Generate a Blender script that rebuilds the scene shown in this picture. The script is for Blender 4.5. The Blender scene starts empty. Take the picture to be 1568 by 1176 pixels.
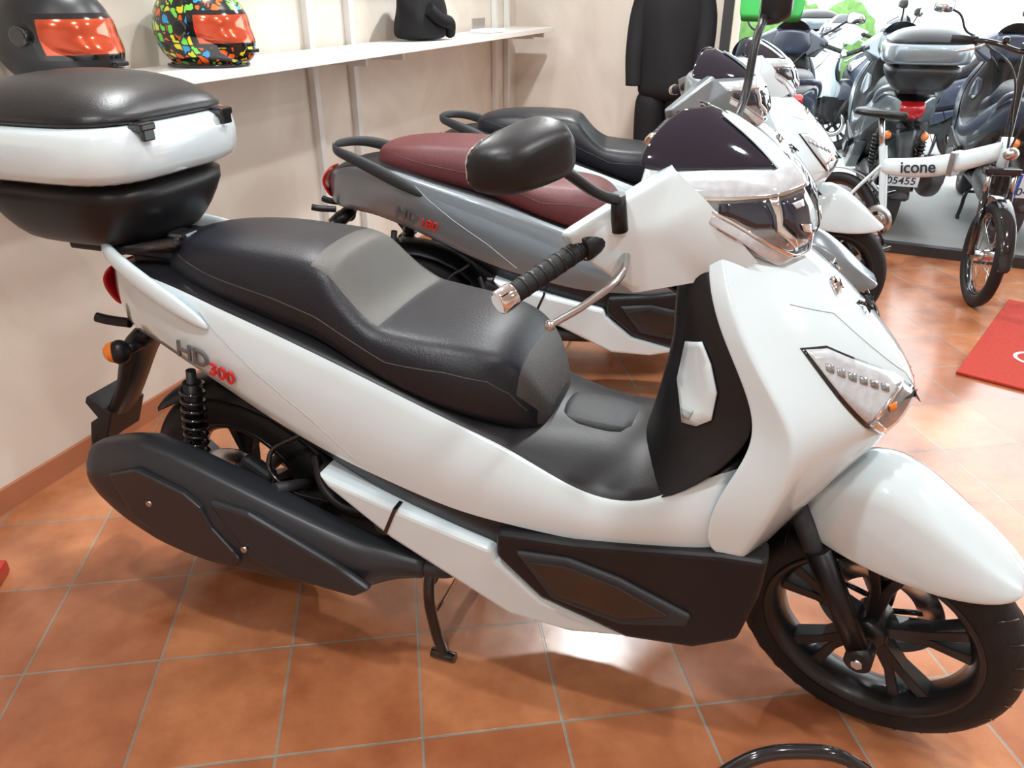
import bpy, bmesh, math, random
from mathutils import Vector, Matrix
from mathutils.bvhtree import BVHTree
random.seed(4)
scn=bpy.context.scene
COL=bpy.context.collection
R=math.radians
# ------------------------------------------------------------------ materials
def mat(name,col=(.5,.5,.5),rough=.5,metal=0,coat=0,bump=0,bscale=80,emit=0,var=0,vscale=5,trans=0,spec=.5):
    m=bpy.data.materials.new(name); m.use_nodes=True; nt=m.node_tree; b=nt.nodes["Principled BSDF"]
    b.inputs["Base Color"].default_value=(*col,1); b.inputs["Roughness"].default_value=rough
    b.inputs["Metallic"].default_value=metal; b.inputs["Coat Weight"].default_value=coat
    b.inputs["Coat Roughness"].default_value=.04
    b.inputs["Specular IOR Level"].default_value=spec
    b.inputs["Transmission Weight"].default_value=trans
    if emit: b.inputs["Emission Color"].default_value=(*col,1); b.inputs["Emission Strength"].default_value=emit
    tc=nt.nodes.new("ShaderNodeTexCoord")
    if bump:
        n=nt.nodes.new("ShaderNodeTexNoise"); n.inputs["Scale"].default_value=bscale; n.inputs["Detail"].default_value=4
        bp=nt.nodes.new("ShaderNodeBump"); bp.inputs["Strength"].default_value=bump; bp.inputs["Distance"].default_value=.002
        nt.links.new(tc.outputs["Object"],n.inputs["Vector"]); nt.links.new(n.outputs[0],bp.inputs["Height"]); nt.links.new(bp.outputs[0],b.inputs["Normal"])
    if var:
        n=nt.nodes.new("ShaderNodeTexNoise"); n.inputs["Scale"].default_value=vscale; n.inputs["Detail"].default_value=6
        mx=nt.nodes.new("ShaderNodeMix"); mx.data_type='RGBA'
        mx.inputs[6].default_value=(*[c*(1-var) for c in col],1); mx.inputs[7].default_value=(*[min(1,c*(1+var)) for c in col],1)
        nt.links.new(tc.outputs["Object"],n.inputs["Vector"]); nt.links.new(n.outputs[0],mx.inputs[0]); nt.links.new(mx.outputs[2],b.inputs["Base Color"])
    return m
WHITE=mat("pearl_white_paint",(.66,.765,.81),.12,coat=1)
GREY=mat("metallic_grey_paint",(.22,.26,.29),.3,metal=.55,coat=.8)
BLACKP=mat("black_plastic",(.010,.010,.012),.38,bump=.12,bscale=300,spec=.35)
DARK=mat("dark_grey_plastic",(.028,.030,.034),.5,bump=.2,bscale=300,spec=.35)
MUFF=mat("muffler_dark_grey",(.026,.030,.036),.38,metal=.2)
CARB=mat("carbon_weave",(.018,.020,.024),.3,coat=.2)
GLOSSB=mat("gloss_black",(.01,.01,.012),.12,coat=.5)
SEATB=mat("seat_black_vinyl",(.010,.011,.016),.38,bump=.3,bscale=260,spec=.35)
SEATG=mat("seat_lit_grey_vinyl",(.058,.053,.049),.46,bump=.5,bscale=320)  # grippier vinyl bump; the lighter grey is light painted onto the seat step
SEATM=mat("seat_maroon_vinyl",(.105,.022,.026),.5,bump=.35,bscale=260)
RUB=mat("tyre_rubber",(.011,.011,.012),.6,bump=.5,bscale=120,spec=.35)
RIM=mat("rim_black",(.010,.010,.012),.36,metal=.1,coat=.12)
STEEL=mat("steel",(.55,.55,.56),.25,metal=1)
CHROME=mat("chrome",(.85,.85,.87),.08,metal=1)
ALU=mat("cast_aluminium",(.28,.27,.26),.45,metal=.8,bump=.3,bscale=90)
RED=mat("tail_light_red",(.5,.01,.015),.15,coat=.6)
ORANGE=mat("indicator_orange",(.8,.2,.02),.2,coat=.4)
LENS=mat("lamp_lens_clear",(.60,.65,.70),.12,metal=.25,coat=1,var=.3,vscale=70)
LENSD=mat("lamp_inner_reflector",(.34,.37,.40),.12,metal=.7,coat=1,var=.75,vscale=30)
GLD=mat("lamp_dark_glass",(.015,.020,.035),.04,coat=1)
SCREEN=mat("smoked_screen",(.008,.010,.022),.05,coat=1)
REDTXT=mat("badge_red",(.6,.03,.03),.3)
SILV=mat("badge_silver",(.20,.20,.21),.3,metal=.6)
SEAM=mat("panel_seam",(.42,.47,.49),.5)
PLATEW=mat("number_plate_white",(.8,.82,.85),.4)
INK=mat("plate_ink",(.02,.02,.03),.5)
BLUE=mat("plate_blue",(.02,.06,.4),.4)
BLUEP=mat("navy_paint",(.03,.04,.07),.3,coat=.5)
REDP=mat("red_paint",(.45,.03,.02),.3,coat=.5)
TBB=mat("top_box_black",(.012,.012,.014),.32,bump=.25,bscale=350,spec=.4)
GLASS=bpy.data.materials.new("thin_glass"); GLASS.use_nodes=True
nt=GLASS.node_tree; nt.nodes.clear()
o=nt.nodes.new("ShaderNodeOutputMaterial"); mx=nt.nodes.new("ShaderNodeMixShader"); tr=nt.nodes.new("ShaderNodeBsdfTransparent"); gl=nt.nodes.new("ShaderNodeBsdfGlossy")
gl.inputs["Roughness"].default_value=.02; fr=nt.nodes.new("ShaderNodeFresnel"); fr.inputs[0].default_value=1.45
nt.links.new(fr.outputs[0],mx.inputs[0]); nt.links.new(tr.outputs[0],mx.inputs[1]); nt.links.new(gl.outputs[0],mx.inputs[2]); nt.links.new(mx.outputs[0],o.inputs[0])

# ------------------------------------------------------------------ mesh helpers
def empty(name,loc=(0,0,0),yaw=0,parent=None):
    e=bpy.data.objects.new(name,None); COL.objects.link(e); e.location=loc; e.rotation_euler=(0,0,yaw)
    e.empty_display_size=.1
    if parent: e.parent=parent
    return e
def mk(name,verts,faces,mats,parent=None,smooth=True,midx=None,sub=0,bevel=0,solid=0,crease=None,seg=2,allcrease=0):
    me=bpy.data.meshes.new(name); me.from_pydata([tuple(v) for v in verts],[],faces)
    if not isinstance(mats,(list,tuple)): mats=[mats]
    for m in mats: me.materials.append(m)
    if midx:
        for p,i in zip(me.polygons,midx): p.material_index=i
    bm=bmesh.new(); bm.from_mesh(me); bmesh.ops.recalc_face_normals(bm,faces=bm.faces); bm.to_mesh(me); bm.free()
    for p in me.polygons: p.use_smooth=smooth
    if crease or allcrease:
        at=me.attributes.new('crease_edge','FLOAT','EDGE')
        for i,e in enumerate(me.edges):
            k=(min(e.vertices),max(e.vertices))
            if crease and k in crease: at.data[i].value=crease[k]
            elif allcrease: at.data[i].value=allcrease
    ob=bpy.data.objects.new(name,me); COL.objects.link(ob)
    if parent: ob.parent=parent
    if solid:
        s=ob.modifiers.new("s","SOLIDIFY"); s.thickness=solid; s.offset=-1
    if bevel:
        b=ob.modifiers.new("b","BEVEL"); b.width=bevel; b.segments=seg; b.limit_method='ANGLE'; b.angle_limit=R(35)
    if sub:
        s=ob.modifiers.new("u","SUBSURF"); s.levels=sub; s.render_levels=sub
    return ob
def loft(name,rings,mats,parent=None,closed=True,cap=True,sub=2,stripm=None,creaselines=None,cval=.8,solid=0,capcrease=0,rowcrease=None,rval=.6):
    n=len(rings[0]); V=[v for r in rings for v in r]; F=[]; M=[]
    for i in range(len(rings)-1):
        for j in range(n if closed else n-1):
            k=(j+1)%n
            F.append((i*n+j,i*n+k,(i+1)*n+k,(i+1)*n+j)); M.append(stripm[j] if stripm else 0)
    if cap and closed:
        F.append(tuple(range(n))[::-1]); M.append(stripm[0] if stripm else 0)
        F.append(tuple((len(rings)-1)*n+j for j in range(n))); M.append(stripm[0] if stripm else 0)
    cr={}
    if creaselines:
        for j in creaselines:
            for i in range(len(rings)-1): cr[(i*n+j,(i+1)*n+j)]=cval
    rows=dict.fromkeys(rowcrease,rval) if rowcrease else {}
    if capcrease: rows[0]=rows[len(rings)-1]=capcrease
    for i,cv in rows.items():
        for j in range(n if closed else n-1):
            a,b=i*n+j,i*n+(j+1)%n; cr[(min(a,b),max(a,b))]=cv
    return mk(name,V,F,mats,parent,midx=M,sub=sub,crease=cr or None,solid=solid)
def symring(x,half):
    r=[(x,-y,z) for y,z in half]
    r+=[(x,y,z) for y,z in half[-2:0:-1]]
    return r
def plate(name,poly,y0,y1,m,parent,bevel=.006,mirror=True,seg=2):
    for sg in ((-1,1) if mirror else (-1,)):
        n=len(poly)
        V=[(x,sg*y0,z) for x,z in poly]+[(x,sg*y1,z) for x,z in poly]
        F=[tuple(range(n)),tuple(range(n,2*n))[::-1]]+[(i,(i+1)%n,n+(i+1)%n,n+i) for i in range(n)]
        mk(name,V,F,m,parent,bevel=bevel,seg=seg,smooth=False)
def tube(name,pts,r,m,parent=None,cyclic=False,kind='BEZIER'):
    cu=bpy.data.curves.new(name,'CURVE'); cu.dimensions='3D'; cu.bevel_depth=1 if isinstance(r,(list,tuple)) else r; cu.bevel_resolution=4; cu.use_fill_caps=True; cu.resolution_u=10
    if kind=='POLY':
        s=cu.splines.new('POLY'); s.points.add(len(pts)-1)
        for i,(p,q) in enumerate(zip(s.points,pts)):
            p.co=(*q,1); p.radius=r[i] if isinstance(r,(list,tuple)) else 1
    else:
        s=cu.splines.new('BEZIER'); s.bezier_points.add(len(pts)-1)
        for i,(p,q) in enumerate(zip(s.bezier_points,pts)):
            p.co=q; p.handle_left_type=p.handle_right_type='AUTO'; p.radius=r[i] if isinstance(r,(list,tuple)) else 1
    s.use_cyclic_u=cyclic
    cu.materials.append(m)
    ob=bpy.data.objects.new(name,cu); COL.objects.link(ob)
    if parent: ob.parent=parent
    return ob
def lathe(name,prof,c,m,parent,seg=64,axis='Y',sub=0):
    V=[];F=[];n=len(prof)
    for i in range(seg):
        t=2*math.pi*i/seg; cs,sn=math.cos(t),math.sin(t)
        for r,a in prof:
            if axis=='Y': V.append((c[0]+r*cs,c[1]+a,c[2]+r*sn))
            elif axis=='Z': V.append((c[0]+r*cs,c[1]+r*sn,c[2]+a))
            else: V.append((c[0]+a,c[1]+r*cs,c[2]+r*sn))
    for i in range(seg):
        k=(i+1)%seg
        for j in range(n-1): F.append((i*n+j,k*n+j,k*n+j+1,i*n+j+1))
    return mk(name,V,F,m,parent,sub=sub)
def cyl(name,p,q,r,m,parent,r2=None,seg=20,bevel=0):
    p=Vector(p);q=Vector(q);d=(q-p).normalized(); a=d.orthogonal().normalized(); b=d.cross(a); r2=r if r2 is None else r2
    V=[]
    for c,rr in((p,r),(q,r2)):
        for i in range(seg):
            t=2*math.pi*i/seg; V.append(c+a*rr*math.cos(t)+b*rr*math.sin(t))
    F=[(i,(i+1)%seg,seg+(i+1)%seg,seg+i) for i in range(seg)]+[tuple(range(seg)),tuple(range(seg,2*seg))]
    ob=mk(name,V,F,m,parent,bevel=bevel)
    for pl in ob.data.polygons[-2:]: pl.use_smooth=False
    return ob
def box(name,c,s,m,parent,bevel=.004,rot=None):
    V=[(sx*s[0]/2,sy*s[1]/2,sz*s[2]/2) for sx in(-1,1) for sy in(-1,1) for sz in(-1,1)]
    F=[(0,1,3,2),(4,6,7,5),(0,4,5,1),(2,3,7,6),(0,2,6,4),(1,5,7,3)]
    ob=mk(name,V,F,m,parent,bevel=bevel,smooth=False); ob.location=c
    if rot: ob.rotation_euler=rot
    return ob
def ball(name,c,s,m,parent,seg=24):
    V=[];F=[];h=seg//2
    for i in range(h+1):
        a=math.pi*i/h
        for j in range(seg):
            b=2*math.pi*j/seg; V.append((c[0]+s[0]*math.sin(a)*math.cos(b),c[1]+s[1]*math.sin(a)*math.sin(b),c[2]+s[2]*math.cos(a)))
    for i in range(h):
        for j in range(seg): F.append((i*seg+j,i*seg+(j+1)%seg,(i+1)*seg+(j+1)%seg,(i+1)*seg+j))
    return mk(name,V,F,m,parent)
def rrect(cx,cy,hx,hy,z,e=4,n=32):
    r=[]
    for i in range(n):
        t=2*math.pi*(i+.5)/n; c,s=math.cos(t),math.sin(t)
        r.append((cx+hx*math.copysign(abs(c)**(2/e),c),cy+hy*math.copysign(abs(s)**(2/e),s),z))
    return r
def bvh_of(ob):
    dg=bpy.context.evaluated_depsgraph_get(); dg.update()
    ev=ob.evaluated_get(dg); me=ev.to_mesh(); bm=bmesh.new(); bm.from_mesh(me); t=BVHTree.FromBMesh(bm); bm.free(); ev.to_mesh_clear(); return t
def patch(name,poly,bvh,off,m,parent,fallback=.15,thick=.004,cuts=4,mirror=True):
    bm=bmesh.new(); vs=[bm.verts.new((x,0,z)) for x,z in poly]
    es=[bm.edges.new((vs[i],vs[(i+1)%len(vs)])) for i in range(len(vs))]
    bmesh.ops.triangle_fill(bm,use_beauty=True,edges=es)
    bmesh.ops.subdivide_edges(bm,edges=bm.edges[:],cuts=cuts,use_grid_fill=True)
    bm.verts.ensure_lookup_table()
    V=[]
    last=-fallback
    for v in bm.verts:
        h=bvh.ray_cast(Vector((v.co.x,-1,v.co.z)),Vector((0,1,0)))
        if h[0] is not None and h[0].y<.02:
            nn=h[1].copy()
            if nn.y>0: nn=-nn
            V.append(tuple(h[0]+nn*off)); last=h[0].y-off
        else: V.append((v.co.x,last,v.co.z))
    F=[tuple(v.index for v in f.verts) for f in bm.faces]
    bm.free()
    a=mk(name,V,F,m,parent,solid=thick)
    a.modifiers[0].offset=0
    if mirror:
        a=mk(name,[(x,-y,z) for x,y,z in V],F,m,parent,solid=thick); a.modifiers[0].offset=0
def seamline(name,pts,bvh,m,parent,r=.0012,n=24):
    P=[]
    L=[Vector((x,0,z)) for x,z in pts]
    for i in range(len(L)-1):
        for k in range(n//(len(L)-1)):
            P.append(L[i].lerp(L[i+1],k/(n//(len(L)-1))))
    P.append(L[-1])
    Q=[]
    for v in P:
        h=bvh.ray_cast(Vector((v.x,-1,v.z)),Vector((0,1,0)))
        if h[0] is not None and h[0].y<0: Q.append(tuple(h[0]))
    if len(Q)>1:
        tube(name,Q,r,m,parent,kind='POLY'); tube(name,[(x,-y,z) for x,y,z in Q],r,m,parent,kind='POLY')
def text(name,body,loc,rot,size,m,parent,ext=.001):
    cu=bpy.data.curves.new(name,'FONT'); cu.body=body; cu.size=size; cu.extrude=ext; cu.offset=size*.012; cu.materials.append(m)
    ob=bpy.data.objects.new(name,cu); COL.objects.link(ob); ob.location=loc; ob.rotation_euler=rot
    if parent: ob.parent=parent
    return ob

# ------------------------------------------------------------------ wheel
def wheel(parent,c,r,w,rimr,disc_side=-1,nsp=5):
    prof=[]
    for i in range(17):
        a=math.pi*i/16
        y=-w/2*math.cos(a)
        rr=rimr+(r-rimr)*(math.sin(a)**.55)
        prof.append((rr,y*(.86 if i in(0,16) else 1)))
    lathe("tyre",prof,c,RUB,parent,seg=72)
    if parent.get("detail"):
      for i in range(30):
        for sg in(-1,1):
            a0=2*math.pi*(i+(.5 if sg>0 else 0))/30
            P=[]
            for k in range(5):
                u=k/4; a=a0+.10*u; ph=math.pi*(.5+sg*(.06+.27*u))
                rr=rimr+(r-rimr)*(math.sin(ph)**.55)+.0004
                P.append((c[0]+rr*math.cos(a),c[1]-w/2*math.cos(ph),c[2]+rr*math.sin(a)))
            tube("tread_groove",P,.0016,GLOSSB,parent,kind='POLY')
    hw=w*.42
    lathe("rim",[(rimr+.006,-hw),(rimr+.006,-hw-.004),(rimr-.004,-hw-.004),(rimr-.012,-hw+.008),(rimr-.022,-hw*.5),(rimr-.024,0),(rimr-.022,hw*.5),(rimr-.012,hw-.008),(rimr-.004,hw+.004),(rimr+.006,hw+.004),(rimr+.006,hw),(rimr-.01,0),(rimr+.006,-hw)],c,RIM,parent)
    lathe("hub",[(.001,-.045),(.028,-.045),(.036,-.035),(.036,.035),(.028,.045),(.001,.045)],c,RIM,parent,seg=32)
    for i in range(nsp):
        a=2*math.pi*i/nsp+.3
        for da in (-.17,.17):
            V=[];
            for rr,dd,wd,th in((.03,0,.013,.022),(rimr*.55,da*.55,.010,.018),(rimr-.015,da,.013,.022)):
                aa=a+dd
                ct=Vector((c[0]+rr*math.cos(aa),c[1],c[2]+rr*math.sin(aa))); tn=Vector((-math.sin(aa),0,math.cos(aa)))
                V+=[ct-tn*wd+Vector((0,-th,0)),ct+tn*wd+Vector((0,-th,0)),ct+tn*wd+Vector((0,th,0)),ct-tn*wd+Vector((0,th,0))]
            F=[(k*4+j,k*4+(j+1)%4,(k+1)*4+(j+1)%4,(k+1)*4+j) for k in range(2) for j in range(4)]+[(0,1,2,3),(8,9,10,11)]
            mk("spoke",V,F,RIM,parent,bevel=.003,smooth=False)
    y=disc_side*(.052)
    lathe("brake_disc",[(.075,y-.002),(.125,y-.002),(.125,y+.002),(.075,y+.002),(.075,y-.002)],c,STEEL,parent)
    for i in range(5):
        a=2*math.pi*i/5
        cyl("disc_arm",(c[0]+.03*math.cos(a),y,c[2]+.03*math.sin(a)),(c[0]+.085*math.cos(a+.3),y,c[2]+.085*math.sin(a+.3)),.006,RIM,parent,seg=8)

# ------------------------------------------------------------------ scooter
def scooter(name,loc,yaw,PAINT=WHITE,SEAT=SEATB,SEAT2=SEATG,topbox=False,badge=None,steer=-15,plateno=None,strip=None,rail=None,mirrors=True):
    root=empty(name,loc,yaw)
    strip=strip or PAINT; rail=rail or PAINT
    FW=(1.538,0,.272); RW=(.04,0,.28)
    ST=[(-.23,.84,.02,.84,.04,.838,.045,.79,.035,.735,.03,.73,.73),
    (-.15,.88,.06,.88,.10,.875,.115,.81,.095,.725,.07,.715,.71),
    (-.05,.90,.10,.90,.15,.89,.165,.82,.14,.73,.10,.71,.70),
    (.07,.89,.11,.89,.168,.875,.185,.79,.165,.69,.11,.675,.66),
    (.17,.86,.12,.86,.175,.845,.195,.76,.18,.655,.12,.635,.62),
    (.27,.84,.12,.835,.18,.82,.203,.72,.19,.61,.13,.58,.56),
    (.42,.79,.13,.79,.185,.775,.21,.665,.20,.555,.17,.49,.42),
    (.56,.745,.13,.745,.19,.73,.215,.625,.205,.52,.19,.44,.37),
    (.70,.70,.13,.70,.19,.68,.22,.585,.212,.49,.20,.40,.33),
    (.80,.67,.12,.67,.19,.65,.221,.57,.215,.487,.205,.37,.30),
    (.88,.665,.11,.655,.195,.615,.222,.555,.217,.487,.205,.34,.28),
    (.95,.66,.105,.65,.207,.592,.224,.54,.218,.488,.205,.32,.27),
    (1.02,.655,.10,.645,.21,.582,.226,.535,.22,.492,.205,.30,.26),
    (1.09,.68,.10,.66,.213,.60,.228,.55,.22,.505,.205,.30,.26),
    (1.16,.76,.10,.72,.213,.66,.230,.58,.22,.52,.20,.31,.27),
    (1.235,.80,.09,.76,.21,.70,.225,.61,.215,.535,.19,.34,.30),
    (1.29,.80,.05,.76,.12,.69,.14,.6,.13,.54,.12,.37,.34)]
    rings=[symring(s[0],[(0,s[1]),(s[2],s[3]),(s[4],s[5]),(s[6],s[7]),(s[8],s[9]),(s[10],s[11]),(0,s[12])]) for s in ST]
    sm=[1,1,0,0,1,1, 1,1,0,0,1,1]
    body=loft("body_panels",rings,[PAINT,BLACKP],root,stripm=sm,creaselines=[2,4,8,10],cval=.85,sub=2)
    IN=[(.60,1.04,1.06,1.10,.222),(.68,1.06,1.07,1.20,.222),(.76,1.075,1.08,1.248,.218),(.80,1.08,1.09,1.25,.21),(.87,1.09,1.10,1.215,.195),(.93,1.085,1.09,1.175,.17),(.99,1.09,1.09,1.148,.146),(1.045,1.09,1.09,1.136,.118)]
    V=[[(c,-w,z),((b*1.2+c*.8)/2,-(w+.1)/2-.01,z),(b,-.10,z),(a,-.05,z),(a,0,z),(a,.05,z),(b,.10,z),((b*1.2+c*.8)/2,(w+.1)/2+.01,z),(c,w,z)] for z,a,b,c,w in IN]
    inner=loft("leg_shield_inner",V,BLACKP,root,closed=False,sub=2,solid=-.006)
    AP=[(1.048,[(1.255,0),(1.245,.05),(1.225,.09),(1.19,.115),(1.155,.128),(1.134,.124)]),
    (.99,[(1.345,0),(1.33,.055),(1.28,.11),(1.22,.147),(1.172,.163),(1.146,.15)]),
    (.93,[(1.41,0),(1.395,.06),(1.34,.12),(1.27,.165),(1.208,.193),(1.173,.172)]),
    (.87,[(1.465,0),(1.45,.06),(1.39,.125),(1.31,.18),(1.25,.218),(1.213,.196)]),
    (.80,[(1.515,0),(1.50,.06),(1.435,.13),(1.365,.19),(1.305,.236),(1.248,.21)]),
    (.74,[(1.49,0),(1.475,.06),(1.43,.13),(1.365,.19),(1.315,.241),(1.246,.218)]),
    (.67,[(1.43,0),(1.42,.06),(1.395,.12),(1.35,.185),(1.30,.241),(1.215,.224)]),
    (.60,[(1.39,0),(1.38,.05),(1.36,.11),(1.33,.17),(1.28,.238),(1.195,.225)]),
    (.525,[(1.33,0),(1.325,.05),(1.315,.10),(1.30,.15),(1.258,.222),(1.20,.219)])]
    V=[]
    for z,c in AP:
        V.append([(s,-w,z) for s,w in c[::-1]]+[(s,w,z) for s,w in c[1:]])
    apron=loft("front_apron",V,PAINT,root,closed=False,sub=3,creaselines=[0,1,9,10],cval=.8,solid=-.006,rowcrease=[0,8],rval=.9)
    bv=bvh_of(apron); bi=bvh_of(inner); bb=bvh_of(body)
    patch("drl_lamp_surround",[(1.295,.915),(1.335,.914),(1.45,.858),(1.503,.808),(1.475,.768),(1.447,.757),(1.418,.782),(1.365,.838)],bv,.001,GLOSSB,root,thick=.001)
    patch("drl_lamp_lens",[(1.302,.912),(1.335,.910),(1.448,.855),(1.462,.838),(1.421,.787),(1.368,.841)],bv,.004,LENS,root,thick=.002)
    for i in range(6):
        x=1.335+.0185*i; z=.890-.0085*i
        patch("drl_cell",[(x,z),(x+.013,z-.005),(x+.015,z-.016),(x+.003,z-.010)],bv,.006,LENSD,root,cuts=1,thick=.002)
    patch("drl_lamp_reflector",[(1.430,.797),(1.466,.836),(1.499,.808),(1.473,.771),(1.448,.760)],bv,.004,LENSD,root,thick=.002)
    patch("drl_lamp_rim",[(1.419,.787),(1.427,.796),(1.455,.766),(1.447,.759)],bv,.006,CHROME,root,cuts=2,thick=.002)
    patch("drl_lamp_rim",[(1.426,.797),(1.462,.839),(1.467,.836),(1.431,.793)],bv,.006,CHROME,root,cuts=2,thick=.002)
    patch("drl_lamp_bulb",[(1.445,.812),(1.457,.814),(1.460,.803),(1.450,.800)],bv,.007,ORANGE,root,cuts=2,thick=.002)
    patch("apron_vent",[(1.375,.957),(1.40,.955),(1.412,.944),(1.40,.942)],bv,.002,GLOSSB,root,cuts=2,thick=.001)
    patch("nose_badge",[(1.325,.995),(1.338,1.0),(1.352,.985),(1.34,.975)],bv,.003,CHROME,root,cuts=1,thick=.002)
    seamline("apron_seam",[(1.27,.975),(1.34,.955),(1.42,.89),(1.475,.845),(1.50,.81)],bv,SEAM,root,.001)
    seamline("body_seam",[(.13,.83),(.17,.79),(.26,.72),(.38,.64),(.48,.56)],bb,SEAM,root)
    patch("glovebox_insert",[(1.118,.89),(1.145,.903),(1.165,.87),(1.181,.824),(1.178,.773),(1.155,.752),(1.129,.745),(1.110,.812)],bi,.004,PAINT,root,cuts=3,thick=.004)
    patch("glovebox_latch",[(1.125,.775),(1.148,.775),(1.142,.757),(1.132,.755)],bi,.008,SEAM,root,cuts=2,thick=.002)
    loft("fuel_lid",[symring(x,[(0,z+.006),(w*.7,z+.004),(w,z-.012),(0,z-.02)]) for x,w,z in((.87,.06,.657),(.885,.085,.66),(.95,.088,.656),(1.01,.085,.652),(1.03,.06,.652))],DARK,root,sub=1)
    plate("foot_board",[(.80,.475),(.957,.488),(1.23,.535),(1.307,.54),(1.30,.45),(1.277,.345),(1.20,.30),(1.072,.284),(.894,.335),(.80,.415)],.17,.236,BLACKP,root,bevel=.012,seg=3)
    plate("foot_peg_pad",[(.845,.445),(.95,.455),(1.05,.435),(1.19,.385),(1.185,.36),(1.06,.325),(.92,.35)],.225,.246,DARK,root,bevel=.006)
    plate("foot_peg_inset",[(.87,.43),(.95,.44),(1.05,.42),(1.15,.38),(1.06,.345),(.935,.365)],.24,.249,GLOSSB,root,bevel=.002)
    plate("side_spoiler_strip",[(.395,.520),(.596,.468),(.79,.425),(.80,.40),(.895,.325),(1.08,.280),(.96,.255),(.824,.262),(.561,.39),(.42,.488)],.15,.228,strip,root,bevel=.012,seg=3)
    plate("strip_seam",[(.575,.475),(.583,.473),(.555,.405),(.547,.408)],.2,.2295,GLOSSB,root,bevel=0)
    box("belly_pan",(.85,0,.30),(.75,.30,.09),BLACKP,root,.03)
    box("lower_front",(1.24,0,.44),(.10,.36,.22),BLACKP,root,.04)
    SS=[(-.03,.925,.05,.90,.90),(.0,.948,.10,.915,.885),(.06,.965,.135,.925,.86),(.18,.975,.155,.93,.84),(.31,.972,.160,.915,.81),(.39,.968,.164,.915,.79),(.425,.95,.168,.895,.775),(.485,.868,.178,.86,.755),(.53,.846,.184,.835,.74),(.60,.842,.19,.815,.715),(.68,.84,.188,.80,.69),(.76,.832,.172,.78,.668),(.815,.80,.148,.75,.655),(.85,.735,.115,.70,.648),(.865,.68,.08,.665,.645)]
    rr=[]
    for s,z,w,ze,zl in SS:
        rr.append(symring(s,[(0,z),(w*.5,z-.004),(w*.82,z-(z-ze)*.4),(w,ze-.012),(w*1.02,(ze+zl)/2-.01),(w*.97,zl-.012),(0,zl-.02)]))
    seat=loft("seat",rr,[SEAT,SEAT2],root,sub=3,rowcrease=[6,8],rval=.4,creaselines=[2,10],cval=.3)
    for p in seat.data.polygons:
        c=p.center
        if .395<c.x<.53 and c.z>.80 and abs(c.y)<.15: p.material_index=1  # step faces get the second tone, coloured as if catching light
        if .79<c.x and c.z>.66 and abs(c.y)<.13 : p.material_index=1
    bs=bvh_of(seat)
    seamline("seat_stitch",[(.02,.93),(.15,.90),(.30,.875),(.40,.85),(.46,.825),(.56,.785),(.68,.78),(.76,.765),(.80,.74),(.83,.70)],bs,SEATG,root,.0012,36)
    for sg in(-1,1):
        V=[]
        for x,y,z,h,t in((.16,.188,.80,.012,.006),(.10,.192,.835,.03,.01),(0,.185,.885,.034,.014),(-.10,.155,.922,.026,.016),(-.17,.10,.93,.02,.02),(-.20,0,.932,.02,.022)):
            V.append([(x-t*.3,sg*(y-t),z+h*.8),(x,sg*(y+t*.6),z+h*.7),(x,sg*(y+t),z-h*.4),(x,sg*(y+t*.2),z-h),(x,sg*(y-t),z-h*.6)])
        loft("grab_rail",V,rail,root,sub=2)
    loft("tail_light",[[(x,-w,z),(x-.02*(1-abs(w)/.13),-w*.5,z),(x-.03*(1-w/.13),0,z),(x-.02*(1-abs(w)/.13),w*.5,z),(x,w,z)] for x,w,z in((-.205,.07,.86),(-.235,.075,.83),(-.235,.07,.79),(-.21,.06,.75))],RED,root,closed=False,sub=2,solid=.01)
    V=[]
    for x,z,hw,th in((-.14,.71,.07,.03),(-.22,.66,.07,.03),(-.26,.58,.055,.025),(-.30,.50,.05,.02),(-.36,.42,.06,.018),(-.42,.335,.075,.012),(-.445,.30,.07,.008)):
        V.append([(x-th,-hw,z),(x-th*1.2,0,z+th*.3),(x-th,hw,z),(x+th,hw*.9,z-th*.6),(x+th,-hw*.9,z-th*.6)])
    loft("rear_mudguard",V,BLACKP,root,sub=1)
    for sg in(-1,1):
        cyl("indicator_stalk",(-.19,sg*.04,.655),(-.195,sg*.09,.655),.014,BLACKP,root)
        ball("indicator",(-.212,sg*.105,.655),(.026,.024,.026),ORANGE,root)
        ball("indicator_housing",(-.20,sg*.10,.655),(.026,.026,.03),BLACKP,root)
        tube("plate_side_fin",[(-.20,sg*.05,.71),(-.265,sg*.06,.715),(-.285,sg*.065,.72)],.012,BLACKP,root)
    plate("plate_bracket",[(-.33,.44),(-.40,.48),(-.41,.46),(-.38,.42),(-.41,.40),(-.43,.33),(-.37,.35)],-.06,.06,BLACKP,root,bevel=.003,mirror=False)
    if plateno:
        pe=empty("number_plate",(-.44,0,.46),0,root); pe.rotation_euler=(0,R(-18),0)
        box("plate_sheet",(0,0,0),(.004,.19,.15),PLATEW,pe,.001)
        text("plate_text",plateno[:2],(-.003,.05,.012),(R(90),0,R(-90)),.062,INK,pe,.0006)
        text("plate_text",plateno[2:],(-.003,.085,-.058),(R(90),0,R(-90)),.066,INK,pe,.0006)
        box("plate_band",(-.001,.086,0),(.004,.016,.145),BLUE,pe,.0)
    wheel(root,RW,.28,.125,.19,disc_side=-1)
    V=[]
    for x,z,h,t in((.04,.28,.04,.02),(.15,.30,.045,.022),(.30,.33,.06,.03),(.42,.36,.08,.05)):
        V.append([(x,-.105-t,z+h),(x,-.105+t,z+h),(x,-.105+t,z-h),(x,-.105-t,z-h)])
    loft("swing_arm",V,BLACKP,root,sub=1)
    cyl("axle_nut",(.04,-.15,.28),(.04,.15,.28),.018,STEEL,root,seg=6)
    V=[]
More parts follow.
